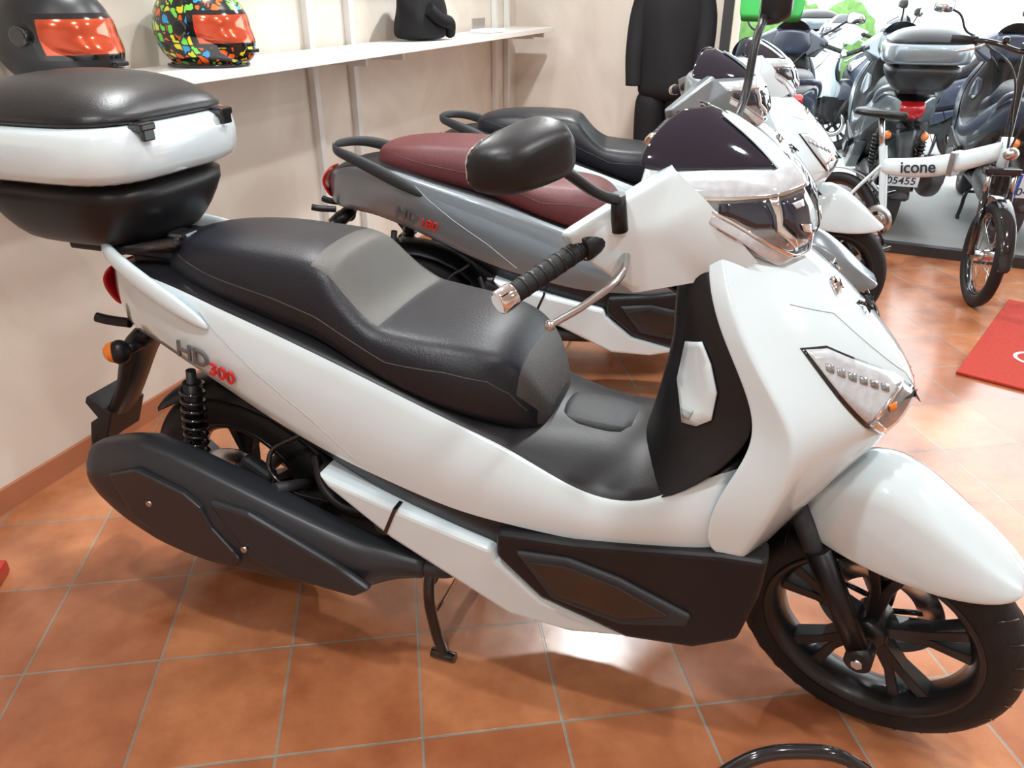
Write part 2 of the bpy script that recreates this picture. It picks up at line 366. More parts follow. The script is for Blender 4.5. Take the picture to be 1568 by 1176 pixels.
    for x,z,h,t in((.0,.29,.06,.02),(.12,.30,.09,.035),(.35,.33,.10,.045),(.50,.34,.08,.04)):
        V.append([(x,.13-t,z+h),(x,.13+t,z+h*.8),(x,.13+t,z-h*.8),(x,.13-t,z-h)])
    loft("cvt_case",V,ALU,root,sub=2)
    loft("engine_crankcase",[rrect(.47,0,a,b,z,3,20) for a,b,z in((.08,.09,.23),(.12,.12,.26),(.13,.12,.38),(.11,.11,.44),(.08,.08,.47))],ALU,root,sub=1)
    for i in range(6):
        box("cylinder_fin",(.60+.018*i,0,.36+.004*i),(.006,.19,.15),ALU,root,.002)
    cyl("engine_bolt",(.50,-.13,.35),(.50,-.15,.35),.022,ALU,root); cyl("clutch_cover",(.46,-.11,.34),(.46,-.14,.34),.065,DARK,root,bevel=.006)
    box("engine_bracket",(.40,-.15,.455),(.10,.03,.05),DARK,root,.012,rot=(0,R(25),0))
    tube("engine_hose",[(.34,-.14,.50),(.38,-.17,.43),(.46,-.17,.40),(.52,-.15,.42)],.012,BLACKP,root)
    tube("brake_hose",[(.30,-.12,.54),(.22,-.15,.47),(.27,-.17,.42),(.36,-.14,.38)],.006,GLOSSB,root)
    box("rear_caliper",(.13,-.09,.38),(.09,.04,.06),DARK,root,.012,rot=(0,R(30),0))
    loft("inner_mudguard",[[(x,-.085,z-.03),(x,-.05,z+.01),(x,.05,z+.01),(x,.085,z-.03)] for x,z in((-.17,.50),(-.08,.57),(.04,.595),(.18,.57),(.30,.50),(.36,.40))],BLACKP,root,closed=False,sub=1,solid=.006)
    for sg in(-1,1):
        y=sg*.135
        p0=Vector((.035,y,.66));p1=Vector((-.005,y,.36))
        cyl("shock_body",p0.lerp(p1,.1),p0.lerp(p1,.5),.02,BLACKP,root); cyl("shock_rod",p0,p1,.011,DARK,root)
        pts=[]
        d=(p1-p0)
        for i in range(100):
            t=i/99; a=t*2*math.pi*9; c=p0+d*(.12+.68*t); pts.append((c.x+.025*math.cos(a),c.y+.025*math.sin(a),c.z))
        tube("shock_spring",pts,.0048,GLOSSB,root,kind='POLY')
        cyl("shock_mount",(p1.x,y-.02*1,p1.z),(p1.x,y+.02,p1.z),.02,BLACKP,root)
    def mring(x,zc,h,w,sk=0,yc=-.232):
        r=[]
        for yy,zz in((.75,1),(-.45,1),(-.8,.8),(-1,.25),(-1,-.35),(-.75,-.85),(-.4,-1),(.75,-1),(1,-.5),(1,.5)):
            r.append((x+sk*zz*h,yc+yy*w,zc+zz*h))
        return r
    loft("muffler",[mring(.63,.318,.022,.022,0,-.205),mring(.56,.318,.035,.03,.2,-.21),mring(.50,.315,.062,.045),mring(.38,.325,.088,.055),mring(.22,.345,.118,.062),mring(.06,.372,.142,.064),mring(-.03,.392,.138,.062),mring(-.11,.408,.112,.058,.15),mring(-.175,.422,.076,.048,.2),mring(-.205,.430,.056,.036,.3)],MUFF,root,sub=2,creaselines=[1,3,5],cval=.85,capcrease=.9,rowcrease=[6,8],rval=.6)
    V=[(-.10,.455),(-.02,.485),(.10,.45),(.14,.42),(.16,.37),(.22,.30),(.20,.27),(.05,.285),(-.06,.35)]
    plate("muffler_heat_shield",V,.285,.301,CARB,root,bevel=.004,mirror=False)
    plate("muffler_heat_shield_front",[(.16,.44),(.26,.43),(.46,.345),(.54,.30),(.50,.27),(.34,.275),(.25,.30),(.19,.38)],.275,.296,MUFF,root,bevel=.008,mirror=False)
    for x,z in((.0,.40),(.24,.335)):
        cyl("shield_bolt",(x,-.295,z),(x,-.305,z),.007,STEEL,root,seg=12)
    tube("exhaust_pipe",[(.60,-.205,.318),(.68,-.19,.315),(.74,-.12,.33),(.70,-.05,.36)],.02,DARK,root)
    cyl("muffler_bracket",(.30,-.11,.40),(.27,-.21,.44),.014,DARK,root)
    tube("centre_stand",[(.60,-.10,.27),(.60,-.14,.20),(.615,-.15,.08),(.635,-.155,.012)],.013,GLOSSB,root)
    tube("centre_stand_leg",[(.60,.10,.27),(.60,.14,.20),(.615,.15,.08),(.635,.155,.012)],.013,GLOSSB,root)
    cyl("stand_foot",(.605,-.155,.012),(.665,-.155,.012),.012,GLOSSB,root); cyl("stand_foot",(.605,.155,.012),(.665,.155,.012),.012,GLOSSB,root)
    cyl("stand_crossbar",(.60,-.13,.2),(.60,.13,.2),.010,GLOSSB,root)
    tube("stand_spring",[(.60,-.12,.10),(.66,-.13,.22),(.68,-.13,.27)],.005,STEEL,root)
    # --- steering assembly
    ax=Vector((-math.sin(R(26)),0,math.cos(R(26)))); pv=Vector((1.12,0,1.03))
    def steerM(a): return Matrix.Translation(pv)@Matrix.Rotation(R(a),4,ax)@Matrix.Translation(-pv)
    st=empty("steering",parent=root); st.matrix_local=steerM(steer)
    if topbox and not plateno: st["detail"]=1
    wheel(st,FW,.272,.104,.202,disc_side=1)
    for sg in(-1,1):
        cyl("fork_tube",(1.36,sg*.088,.60),(1.46,sg*.088,.40),.019,DARK,st)
        cyl("fork_leg",(1.42,sg*.088,.50),(1.535,sg*.088,.272),.025,BLACKP,st,r2=.022)
        cyl("axle_clamp",(1.538,sg*.07,.272),(1.538,sg*.115,.272),.026,BLACKP,st)
        cyl("axle_bolt",(1.538,sg*.11,.272),(1.538,sg*.122,.272),.011,STEEL,st,seg=6)
    box("front_caliper",(1.61,.085,.37),(.11,.045,.07),BLACKP,st,.015,rot=(0,R(-35),0))
    FE=[(1.33,.56,.04,.53,.05),(1.37,.60,.06,.525,.074),(1.43,.675,.068,.51,.088),(1.495,.703,.072,.499,.095),(1.56,.675,.073,.492,.095),(1.63,.623,.069,.490,.090),(1.69,.572,.060,.494,.078),(1.73,.537,.044,.502,.060),(1.748,.520,.028,.510,.038)]
    V=[[(x,-w,zl),(x,-(w*.99),zl+(zt-zl)*.35),(x,-wt,zl+(zt-zl)*.78),(x,-wt*.5,zt-.01),(x,0,zt),(x,wt*.5,zt-.01),(x,wt,zl+(zt-zl)*.78),(x,w*.99,zl+(zt-zl)*.35),(x,w,zl)] for x,zt,wt,zl,w in FE]
    loft("front_fender",V,PAINT,st,closed=False,sub=2,solid=.006,creaselines=[0,2,6,8],cval=.45)
    V=[[(x,-w,z-.03),(x,-w*.6,z),(x,w*.6,z),(x,w,z-.03)] for x,z,w in((1.22,.34,.06),(1.235,.44,.065),(1.28,.53,.07),(1.36,.60,.075))]
    loft("front_inner_mudguard",V,BLACKP,st,closed=False,sub=1,solid=.006)
    X0=1.11; dz=.014
    def L(p): return (X0+p[0],p[1],p[2]+dz)
    rows=[(.995,[(-.06,.13),(.0,.125),(.07,.105),(.125,.065),(.145,0)]),
     (1.03,[(-.07,.16),(.02,.145),(.10,.112),(.155,.065),(.172,0)]),
     (1.07,[(-.09,.175),(.01,.15),(.09,.122),(.16,.065),(.18,0)]),
     (1.11,[(-.07,.165),(.0,.147),(.075,.12),(.148,.065),(.170,0)]),
     (1.15,[(-.05,.14),(.0,.135),(.055,.115),(.12,.065),(.145,0)]),
     (1.175,[(-.06,.10),(-.01,.115),(.04,.10),(.09,.055),(.12,0)])]
    V=[]
    for z,c in rows: V.append([L((x,-y,z)) for x,y in c]+[L((x,y,z)) for x,y in c[-2::-1]]+[L((-.09,y*.5,z)) for y in(c[0][1],0,-c[0][1])])
    loft("headlight_cowl",V,PAINT,st,sub=2)
    for sg in(-1,1):
        A=(-.110,.275,1.108);A2=(-.100,.268,1.075);B=(.0,.137,1.180);C=(.052,.128,1.135);D=(.135,.105,1.040);E=(-.040,.195,.985);F=(.05,.130,.998);G=(-.015,.180,1.095)
        B2=(-.03,.09,1.175); A3=(-.135,.262,1.10);A4=(-.125,.258,1.07);E2=(-.08,.13,.99);
        P=[L((p[0],sg*p[1],p[2])) for p in(A,A2,B,C,D,E,F,G,B2,A3,A4,E2)]
        Fc=[(0,7,2),(7,3,2),(0,1,5,7),(7,5,6),(7,6,4,3),(0,2,8,9),(0,9,10,1),(1,10,11,5),(9,8,11,10)]
        mk("cowl_wing",P,Fc,PAINT,st,sub=3,smooth=True,allcrease=.86)
    def hp(z,y,off):
        z=min(max(z,rows[0][0]),rows[-1][0])
        for i in range(len(rows)-1):
            if rows[i][0]<=z<=rows[i+1][0]: break
        t=(z-rows[i][0])/(rows[i+1][0]-rows[i][0])
        def xa(c):
            for k in range(len(c)-1,0,-1):
                if c[k][1]<=y<=c[k-1][1]:
                    u=(y-c[k][1])/(c[k-1][1]-c[k][1]+1e-6); return c[k][0]*(1-u)+c[k-1][0]*u
            return c[0][0]
        return xa(rows[i][1])*(1-t)+xa(rows[i+1][1])*t+off
    def band(name,zt,zb,y0,y1,off,m,n=10,k=6,thick=.004):
        V=[]
        for j in range(k+1):
            r=[]
            for i in range(-n,n+1):
                y=abs(i)/n; yy=y0+(y1-y0)*y
                z=zb(y)+(zt(y)-zb(y))*j/k
                r.append(L((hp(z,min(yy,.137),off+.004),math.copysign(yy,i) if i else 0,z)))
            V.append(r)
        return loft(name,V,m,st,closed=False,sub=1,solid=thick)
    def facet(name,poly,off,m):
        bm=bmesh.new(); vs=[bm.verts.new((0,y,z)) for y,z in poly]
        es=[bm.edges.new((vs[i],vs[(i+1)%len(vs)])) for i in range(len(vs))]
        bmesh.ops.triangle_fill(bm,use_beauty=True,edges=es)
        bmesh.ops.subdivide_edges(bm,edges=bm.edges[:],cuts=3,use_grid_fill=True)
        bm.verts.ensure_lookup_table()
        q=[(hp(v.co.z,max(0,min(v.co.y,.137)),off+.004+.25*off*(v.co.y/.13)),v.co.y,v.co.z) for v in bm.verts]
        F=[tuple(v.index for v in f.verts) for f in bm.faces]; bm.free()
        for sg in(-1,1): mk(name,[L((x,sg*y,z)) for x,y,z in q],F,m,st,solid=.002)
    band("headlight_housing",lambda y:1.168-.008*y,lambda y:1.000+.105*y**2.5,0,.136,.004,LENSD)
    band("headlight_drl",lambda y:1.026+.10*y**2.5,lambda y:1.003+.10*y**2.5,0,.134,.010,LENS)
    band("headlight_drl_rim",lambda y:1.031+.10*y**2.5,lambda y:1.024+.10*y**2.5,0,.132,.012,CHROME)
    band("headlight_brow",lambda y:1.170-.008*y,lambda y:1.140-.002*y,0,.134,.010,LENS)
    band("headlight_brow_rim",lambda y:1.142-.002*y,lambda y:1.137-.002*y,0,.134,.012,CHROME)
    facet("headlight_low_beam",[(.012,1.132),(.066,1.132),(.074,1.100),(.052,1.066),(.022,1.052),(.010,1.085)],.012,GLD)
    facet("headlight_high_beam",[(.082,1.133),(.122,1.132),(.126,1.118),(.104,1.092),(.084,1.090)],.012,GLD)
    facet("headlight_reflector_fin",[(.030,1.125),(.055,1.125),(.052,1.116),(.034,1.116)],.015,LENS)
    facet("headlight_reflector_fin",[(.026,1.085),(.050,1.092),(.046,1.080),(.028,1.072)],.015,CHROME)
    facet("headlight_divider",[(.070,1.136),(.079,1.136),(.083,1.086),(.060,1.050),(.054,1.050),(.077,1.095)],.014,CHROME)
    V=[]
    for z,xb,yb,xf in((1.168,-.066,.132,.132),(1.188,-.068,.124,.104),(1.215,-.062,.100,.06),(1.236,-.048,.062,.012),(1.244,-.038,.03,-.006)):
        r=[]
        for i in range(-6,7):
            u=i/6
            r.append(L((xb+(xf-xb)*(1-abs(u)**1.6),yb*math.copysign(abs(u)**.97,u) if i else 0,z)))
        V.append(r)
    loft("windscreen",V,SCREEN,st,closed=False,sub=2,solid=.004,creaselines=[6],cval=.4,rowcrease=[0,4],rval=.8)
    for sg in(-1,1):
        P=[]
        for z,xb,yb,xf in((1.150,-.066,.132,.150),(1.188,-.068,.124,.108),(1.215,-.062,.100,.064),(1.238,-.048,.062,.016)):
            P.append([L((xb+(xf-xb)*(1-abs(u)**1.6)+.004,sg*yb*u**.97 if u>0 else 0,z+.002)) for u in(0,.10,.2)])
        loft("screen_trim",P,PAINT,st,closed=False,sub=1,solid=.005)
    box("instrument_panel",L((-.03,0,1.14)),(.10,.18,.05),BLACKP,st,.02)
    for sg in(-1,1):
        a=Vector(L((-.06,sg*.16,1.090)));b=Vector(L((-.098,sg*.245,1.078)));c=Vector(L((-.145,sg*.380,1.044)));d=c+(c-b).normalized()*.032
        cyl("handlebar",a,b,.012,GLOSSB,st)
        cyl("switch_housing",b-(c-b).normalized()*.03,b+(c-b).normalized()*.01,.024,BLACKP,st,bevel=.004)
        cyl("grip",b,c,.0165,RUB,st,bevel=.003)
        for k in range(7):
            q=b.lerp(c,.1+.125*k); cyl("grip_rib",q,q+(c-b).normalized()*.006,.0172,BLACKP,st,seg=16)
        cyl("bar_end",c,d,.0195,CHROME,st,bevel=.004)
        tube("brake_lever",[L((-.05,sg*.20,1.055)),L((-.035,sg*.245,1.042)),L((-.055,sg*.305,1.018)),L((-.09,sg*.362,.996))],[.009,.008,.006,.006],STEEL,st)
        ball("lever_tip",L((-.092,sg*.365,.995)),(.009,.009,.009),STEEL,st,12)
        if mirrors:
            mz=1.272 if sg<0 else 1.325; my=.43 if sg<0 else .50
            by=.218 if sg<0 else .27
            cyl("mirror_base",L((-.055,sg*(by-.005),1.10)),L((-.055,sg*by,1.160)),.014,BLACKP,st,r2=.011)
            tube("mirror_stalk",[L((-.055,sg*by,1.150)),L((-.06,sg*(by+.05),1.175)),L((-.07,sg*(by+.12),mz-.045)),L((-.075,sg*(my-.05),mz-.015))],.0085,BLACKP,st)
            mc=Vector(L((-.08,sg*my,mz)))
            rg=[]
            for dx,hy,hz in((.040,.026,.013),(.036,.046,.028),(.014,.062,.040),(-.010,.068,.044),(-.024,.066,.042)):
                r=[]
                for i in range(20):
                    t=2*math.pi*(i+.5)/20; cc,ss=math.cos(t),math.sin(t)
                    yy=hy*math.copysign(abs(cc)**.5,cc); zz=hz*math.copysign(abs(ss)**.55,ss)
                    if yy*sg>0: zz*=1-.28*(abs(yy)/.068)
                    zz+=yy*sg*(-.06)
                    r.append((mc.x+dx+yy*sg*(-.3),mc.y+yy,mc.z+zz))
                rg.append(r)
            loft("mirror_housing",rg,BLACKP,st,sub=1,capcrease=.9,rowcrease=[1,2],rval=.7)
            rg2=[[(p[0]-.0025,p[1]*.92+mc.y*.08,p[2]*.92+mc.z*.08) for p in rg[-1]],[(p[0]-.005,p[1]*.9+mc.y*.1,p[2]*.9+mc.z*.1) for p in rg[-1]]]
            loft("mirror_glass",rg2,CHROME,st,sub=0)
    for sg in (-1,1):
        tube("steering_cable",[L((-.06,sg*.13,1.04)),L((-.08,sg*.09,.99)),L((-.04,sg*.05,.94)),L((0,sg*.03,.91))],.007,GLOSSB,st)
    cyl("steering_column",(1.10,0,1.04),(1.20,0,.85),.03,BLACKP,st)
    if topbox:
        tb=empty("top_box",parent=root)
        cx=-.222
        loft("top_box_base",[rrect(cx-.0,0,a,b,z,3.4) for a,b,z in((.15,.12,.922),(.17,.145,.932),(.20,.178,.975),(.226,.206,1.035),(.236,.216,1.078))],BLACKP,tb,sub=1)
        loft("top_box_white_band",[rrect(cx,0,a,b,z,4.2) for a,b,z in((.233,.213,1.073),(.248,.229,1.080),(.258,.238,1.12),(.258,.238,1.155),(.248,.230,1.184),(.238,.22,1.188))],PAINT,tb,sub=1)
        loft("top_box_lid",[rrect(cx,0,a,b,z,e) for a,b,z,e in((.245,.226,1.180,4),(.240,.221,1.196,3.8),(.223,.204,1.221,3.4),(.19,.172,1.246,3),(.13,.12,1.264,2.6),(.06,.055,1.272,2.2),(.01,.01,1.274,2))],TBB,tb,sub=1)
        for y in(-.12,.12): box("lid_hinge",(cx+.248,y,1.184),(.035,.04,.016),GLOSSB,tb,.004); box("lid_hinge_tab",(cx+.258,y,1.172),(.012,.03,.03),GLOSSB,tb,.003)
        loft("top_box_reflector",[[(x,-y-.004,z+dz_) for dz_ in(-.014,.014)] for x,y,z in((-.29,.236,1.197),(-.33,.222,1.199),(-.38,.19,1.202),(-.41,.15,1.202))],RED,tb,closed=False,sub=1,solid=-.012)
        box("rack_plate",(-.12,0,.912),(.30,.20,.02),BLACKP,tb,.006)
        for y in(-.07,.07): box("rack_foot",(-.01,y,.90),(.20,.035,.03),BLACKP,tb,.008,rot=(0,R(-6),0))
        box("rack_latch",(.02,-.06,.945),(.05,.05,.03),GLOSSB,tb,.008)
        box("rack_rail",(-.03,-.115,.935),(.17,.02,.02),GLOSSB,tb,.006,rot=(0,R(-12),0))
    if badge:
        a=R(15)
        for b_,x,mm,sz in((badge[0],.050,SILV,.058),(badge[1],.137,REDTXT,.045)):
            z0=.722-.30*(x-.050)
            h=bb.ray_cast(Vector((x+.03,-1,z0+.02)),Vector((0,1,0)))
            y=h[0].y if h[0] else -.19
            text("side_badge",b_,(x,y-.004,z0),(R(97),a,R(-3)),sz,mm,root,.0025)
    return root
def dup(src,name,loc,yaw):
    def rec(o,par):
        c=o.copy(); COL.objects.link(c); c.parent=par
        if par is None: c.location=loc; c.rotation_euler=(0,0,yaw); c.name=name
        for ch in o.children: rec(ch,c)
        return c
    return rec(src,None)

YAW=math.atan2(-.328,.9446)
main=scooter("scooter",(-.712,1.698,0),YAW,WHITE,topbox=True,badge=("HD","300"),steer=-17)
s2=scooter("scooter.001",(-.44,2.83,0),R(-6),GREY,SEATM,SEATM,badge=("HD","180"),steer=-10,strip=WHITE,rail=DARK,mirrors=False)
s3=scooter("scooter.002",(-.12,3.53,0),R(-8),WHITE,SEATB,SEATB,steer=5,rail=DARK,mirrors=False)

# ------------------------------------------------------------------ room
FL=bpy.data.materials.new("terracotta_tiles"); FL.use_nodes=True; nt=FL.node_tree; b=nt.nodes["Principled BSDF"]
tc=nt.nodes.new("ShaderNodeTexCoord"); br=nt.nodes.new("ShaderNodeTexBrick"); br.offset=0; br.inputs["Scale"].default_value=1
br.inputs["Brick Width"].default_value=.305; br.inputs["Row Height"].default_value=.305; br.inputs["Mortar Size"].default_value=.0035; br.inputs["Mortar Smooth"].default_value=.3
br.inputs["Color1"].default_value=(.50,.190,.082,1); br.inputs["Color2"].default_value=(.39,.130,.055,1); br.inputs["Mortar"].default_value=(.30,.25,.20,1)
nz=nt.nodes.new("ShaderNodeTexNoise"); nz.inputs["Scale"].default_value=4.5; nz.inputs["Detail"].default_value=8; nz.inputs["Roughness"].default_value=.6
cr=nt.nodes.new("ShaderNodeValToRGB"); cr.color_ramp.elements[0].color=(.66,.58,.52,1); cr.color_ramp.elements[1].color=(1.2,1.32,1.38,1); cr.color_ramp.elements[0].position=.3; cr.color_ramp.elements[1].position=.7
mu=nt.nodes.new("ShaderNodeMix"); mu.data_type='RGBA'; mu.blend_type='MULTIPLY'; mu.inputs[0].default_value=1
nt.links.new(tc.outputs["Object"],br.inputs["Vector"]); nt.links.new(tc.outputs["Object"],nz.inputs["Vector"]); nt.links.new(nz.outputs[0],cr.inputs[0])
nt.links.new(br.outputs["Color"],mu.inputs[6]); nt.links.new(cr.outputs[0],mu.inputs[7]); nt.links.new(mu.outputs[2],b.inputs["Base Color"])
rr_=nt.nodes.new("ShaderNodeMapRange"); rr_.inputs[3].default_value=.16; rr_.inputs[4].default_value=.32
nt.links.new(nz.outputs[0],rr_.inputs[0]); nt.links.new(rr_.outputs[0],b.inputs["Roughness"])
bp=nt.nodes.new("ShaderNodeBump"); bp.inputs["Strength"].default_value=.4; bp.inputs["Distance"].default_value=.003; bp.invert=True
nt.links.new(br.outputs["Fac"],bp.inputs["Height"]); 
n2=nt.nodes.new("ShaderNodeTexNoise"); n2.inputs["Scale"].default_value=9; nt.links.new(tc.outputs["Object"],n2.inputs["Vector"])
b2=nt.nodes.new("ShaderNodeBump"); b2.inputs["Strength"].default_value=.10; b2.inputs["Distance"].default_value=.01
nt.links.new(n2.outputs[0],b2.inputs["Height"]); nt.links.new(bp.outputs[0],b2.inputs["Normal"]); nt.links.new(b2.outputs[0],b.inputs["Normal"])
b.inputs["Specular IOR Level"].default_value=.7; b.inputs["Coat Weight"].default_value=.2; b.inputs["Coat Roughness"].default_value=.12
fa=R(8.1); G0=Vector((-.2336,1.423,0))
RP=[(-3.2,-2.6),(.03,6.3),(1.45,5.78),(1.25,5.07),(5.2,3.13),(5.2,-2.6)]
flv=[Matrix.Rotation(-fa,3,'Z')@(Vector((x,y,0))-G0) for x,y in RP]
fo=mk("floor",flv,[tuple(range(6))],FL,smooth=False); fo.location=G0; fo.rotation_euler=(0,0,fa)
PL=bpy.data.materials.new("plaster_wall"); PL.use_nodes=True; nt=PL.node_tree; b=nt.nodes["Principled BSDF"]; b.inputs["Roughness"].default_value=.35
tc=nt.nodes.new("ShaderNodeTexCoord"); nz=nt.nodes.new("ShaderNodeTexNoise"); nz.inputs["Scale"].default_value=1.6; nz.inputs["Detail"].default_value=6; nz.inputs["Distortion"].default_value=1.2
cr=nt.nodes.new("ShaderNodeValToRGB"); cr.color_ramp.elements[0].position=.30; cr.color_ramp.elements[0].color=(.64,.575,.50,1); cr.color_ramp.elements[1].position=.68; cr.color_ramp.elements[1].color=(.80,.75,.68,1)
nt.links.new(tc.outputs["Object"],nz.inputs["Vector"]); nt.links.new(nz.outputs[0],cr.inputs[0]); nt.links.new(cr.outputs[0],b.inputs["Base Color"])
CEIL=mat("ceiling_white",(.8,.8,.80),.7); TERR=mat("terracotta_skirting",(.42,.16,.08),.35,var=.2)
FRAME=mat("window_frame_dark",(.05,.05,.055),.4,metal=.5)
H=2.9
def wall(name,p,q,m=PL,z0=0,z1=H,th=.1):
    p=Vector((*p,0));q=Vector((*q,0));d=(q-p).normalized(); n=Vector((-d.y,d.x,0))*th
    V=[p,q,q+n,p+n]; V=[(v.x,v.y,z0) for v in V]+[(v.x,v.y,z1) for v in V]
    return mk(name,V,[(0,1,2,3),(4,5,6,7),(0,1,5,4),(1,2,6,5),(2,3,7,6),(3,0,4,7)],m,smooth=False)
wall("wall_left",RP[0],RP[1])
wall("wall_back",RP[1],RP[2])
wall("wall_return",RP[2],RP[3])
wall("wall_right",RP[4],RP[5]); wall("wall_rear",RP[5],RP[0])
mk("ceiling",[(x,y,H) for x,y in RP],[tuple(range(6))],CEIL,smooth=False)
def inw(p,q,off): 
    p=Vector(p);q=Vector(q);d=(q-p).normalized(); n=Vector((d.y,-d.x)); return (p+n*off),(q+n*off)
a,c=inw(RP[0],RP[1],.014); wall("baseboard_left",a,c,TERR,0,.075,.014)
a,c=inw(RP[1],RP[2],.014); wall("baseboard_back",a,c,TERR,0,.075,.014)
wa,wb=RP[3],RP[4]
wall("wall_window_lintel",wa,wb,PL,2.6,H,.12)
wall("window_sill_1",wa,wb,FRAME,0,.06,.06)
wv=Vector((wb[0]-wa[0],wb[1]-wa[1])); wl=wv.length; wv.normalize()
win=empty("window_1")
for k in (0,.98):
    p=Vector(wa)+wv*(k*wl); q=p+wv*.06
    o=wall("mullion",(p.x,p.y),(q.x,q.y),FRAME,.06,2.6,.06); o.parent=win
mk("pane",[(wa[0]+.02,wa[1]+.03,.06),(wb[0]+.02,wb[1]+.03,.06),(wb[0]+.02,wb[1]+.03,2.6),(wa[0]+.02,wa[1]+.03,2.6)],[(0,1,2,3)],GLASS,win,smooth=False)
PAV=mat("pavement_grey",(.38,.38,.37),.8,var=.15,vscale=3)
mk("ground_outside",[(wa[0],wa[1]+.12,-.03),(wb[0]+6,wb[1]-2.85,-.03),(30,25,-.03),(-5,30,-.03)],[(0,1,2,3)],PAV,smooth=False)

# ------------------------------------------------------------------ shelf
WS=mat("shelf_white",(.82,.82,.80),.3); UPR=mat("upright_white",(.74,.73,.71),.4)
dL=Vector((.342,.94,0)).normalized(); nL=Vector((.94,-.342,0)).normalized(); W0=Vector((-1.5,2.1,0))
def wp(k,off,z): v=W0+dL*k+nL*off; return (v.x,v.y,z)
def wbox(name,k0,k1,o0,o1,z0,z1,m,parent=None,bevel=.002):
    V=[wp(k,o,z) for z in(z0,z1) for k,o in((k0,o0),(k1,o0),(k1,o1),(k0,o1))]
    return mk(name,V,[(0,1,2,3),(4,5,6,7),(0,1,5,4),(1,2,6,5),(2,3,7,6),(3,0,4,7)],m,parent,bevel=bevel,smooth=False)
sh=empty("wall_shelf")
wbox("shelf_board",-1.5,4.3,.04,.345,1.165,1.195,WS,sh)
wbox("shelf_board_upper",-1.5,4.3,.04,.345,1.80,1.83,WS,sh)
for k in(-.4,1.72,2.07,3.98,4.22):
    wbox("upright",k-.02,k+.02,.004,.038,0.09,2.4,UPR,sh)
    wbox("bracket",k-.008,k+.008,.036,.30,1.13,1.165,UPR,sh)

# ------------------------------------------------------------------ helmets
def helmet(name,loc,yaw,shell,visor,trim,s=1):
    root=empty(name,loc,yaw)
    seg,h=48,32; V=[];F=[];M=[]
    def pos(a,b):
        x,y,z=math.sin(a)*math.cos(b),math.sin(a)*math.sin(b),math.cos(a)
        r=.13
        X=x*r*1.12;Y=y*r*.95;Z=z*r*1.0
        if z<0 and x>0: X+=.045*min(1,-z*1.6)*x; 
        if z<-.25: k=(-z-.25); X*=1+.15*k; Y*=1-.1*k
        Z=max(Z,-.105)
        vis=(x>.28 and -.30<z<.36 and abs(y)<.93)
        if vis: X*=1.03;Y*=1.03
        return (X*s,Y*s,(Z+.105)*s+.002),vis
    vs=[]
    for i in range(h+1):
        for j in range(seg):
            p,v=pos(math.pi*i/h,2*math.pi*j/seg); V.append(p); vs.append(v)
    for i in range(h):
        for j in range(seg):
            f=(i*seg+j,i*seg+(j+1)%seg,(i+1)*seg+(j+1)%seg,(i+1)*seg+j); F.append(f)
            k=sum(vs[q] for q in f); M.append(1 if k==4 else (2 if k>0 else 0))
    mk("shell",V,F,[shell,visor,trim],root,midx=M,sub=1)
    for sg in(-1,1): cyl("visor_pivot",(.02*s,sg*.118*s,.11*s),(.02*s,sg*.138*s,.11*s),.022*s,trim,root,bevel=.004)
    tube("base_trim",[(.13*s,0,.006),(.07*s,.08*s,.006),(-.08*s,.07*s,.006),(-.11*s,0,.006),(-.08*s,-.07*s,.006),(.07*s,-.08*s,.006)],.006,trim,root,cyclic=True)
    box("chin_vent",(.165*s,0,.045*s),(.02,.05,.012),trim,root,.003)
    return root
NEON=bpy.data.materials.new("neon_graphics"); NEON.use_nodes=True; nt=NEON.node_tree; b=nt.nodes["Principled BSDF"]; b.inputs["Roughness"].default_value=.25; b.inputs["Coat Weight"].default_value=.5
tc=nt.nodes.new("ShaderNodeTexCoord"); v=nt.nodes.new("ShaderNodeTexVoronoi"); v.inputs["Scale"].default_value=38; v.distance='CHEBYCHEV'
sp=nt.nodes.new("ShaderNodeSeparateColor"); cr=nt.nodes.new("ShaderNodeValToRGB"); cr.color_ramp.interpolation='CONSTANT'
cols=[(.9,.12,.01),(.15,.75,.05),(.9,.12,.01),(.01,.01,.012),(.85,.75,.02),(.02,.35,.75),(.2,.8,.1),(.8,.8,.05)]
el=cr.color_ramp.elements; el[0].color=(*cols[0],1); el[1].position=1/8; el[1].color=(*cols[1],1)
for i in range(2,8): q=el.new(i/8); q.color=(*cols[i],1)
v2=nt.nodes.new("ShaderNodeTexVoronoi"); v2.inputs["Scale"].default_value=38; v2.distance='CHEBYCHEV'; v2.feature='F2'
sb=nt.nodes.new("ShaderNodeMath"); sb.operation='SUBTRACT'; gt=nt.nodes.new("ShaderNodeMath"); gt.operation='GREATER_THAN'; gt.inputs[1].default_value=.15
mxx=nt.nodes.new("ShaderNodeMix"); mxx.data_type='RGBA'; mxx.inputs[6].default_value=(.01,.01,.01,1)
for q in(v,v2): nt.links.new(tc.outputs["Object"],q.inputs["Vector"])
nt.links.new(v.outputs["Color"],sp.inputs[0]); nt.links.new(sp.outputs[0],cr.inputs[0]); nt.links.new(v2.outputs["Distance"],sb.inputs[0]); nt.links.new(v.outputs["Distance"],sb.inputs[1])
nt.links.new(sb.outputs[0],gt.inputs[0]); nt.links.new(gt.outputs[0],mxx.inputs[0]); nt.links.new(cr.outputs[0],mxx.inputs[7]); nt.links.new(mxx.outputs[2],b.inputs["Base Color"])
VISO=mat("visor_orange_mirror",(.70,.10,.04),.14,metal=.6,coat=1); HB=mat("helmet_black",(.015,.017,.02),.35)
helmet("motorcycle_helmet",wp(.26,.185,1.195),R(-12),HB,VISO,GLOSSB,1.12)
helmet("motorcycle_helmet.001",wp(.84,.19,1.195),R(-15),NEON,VISO,GLOSSB,1.1)
CL=mat("black_cloth",(.010,.010,.012),.8,bump=.5,bscale=30,spec=.3)
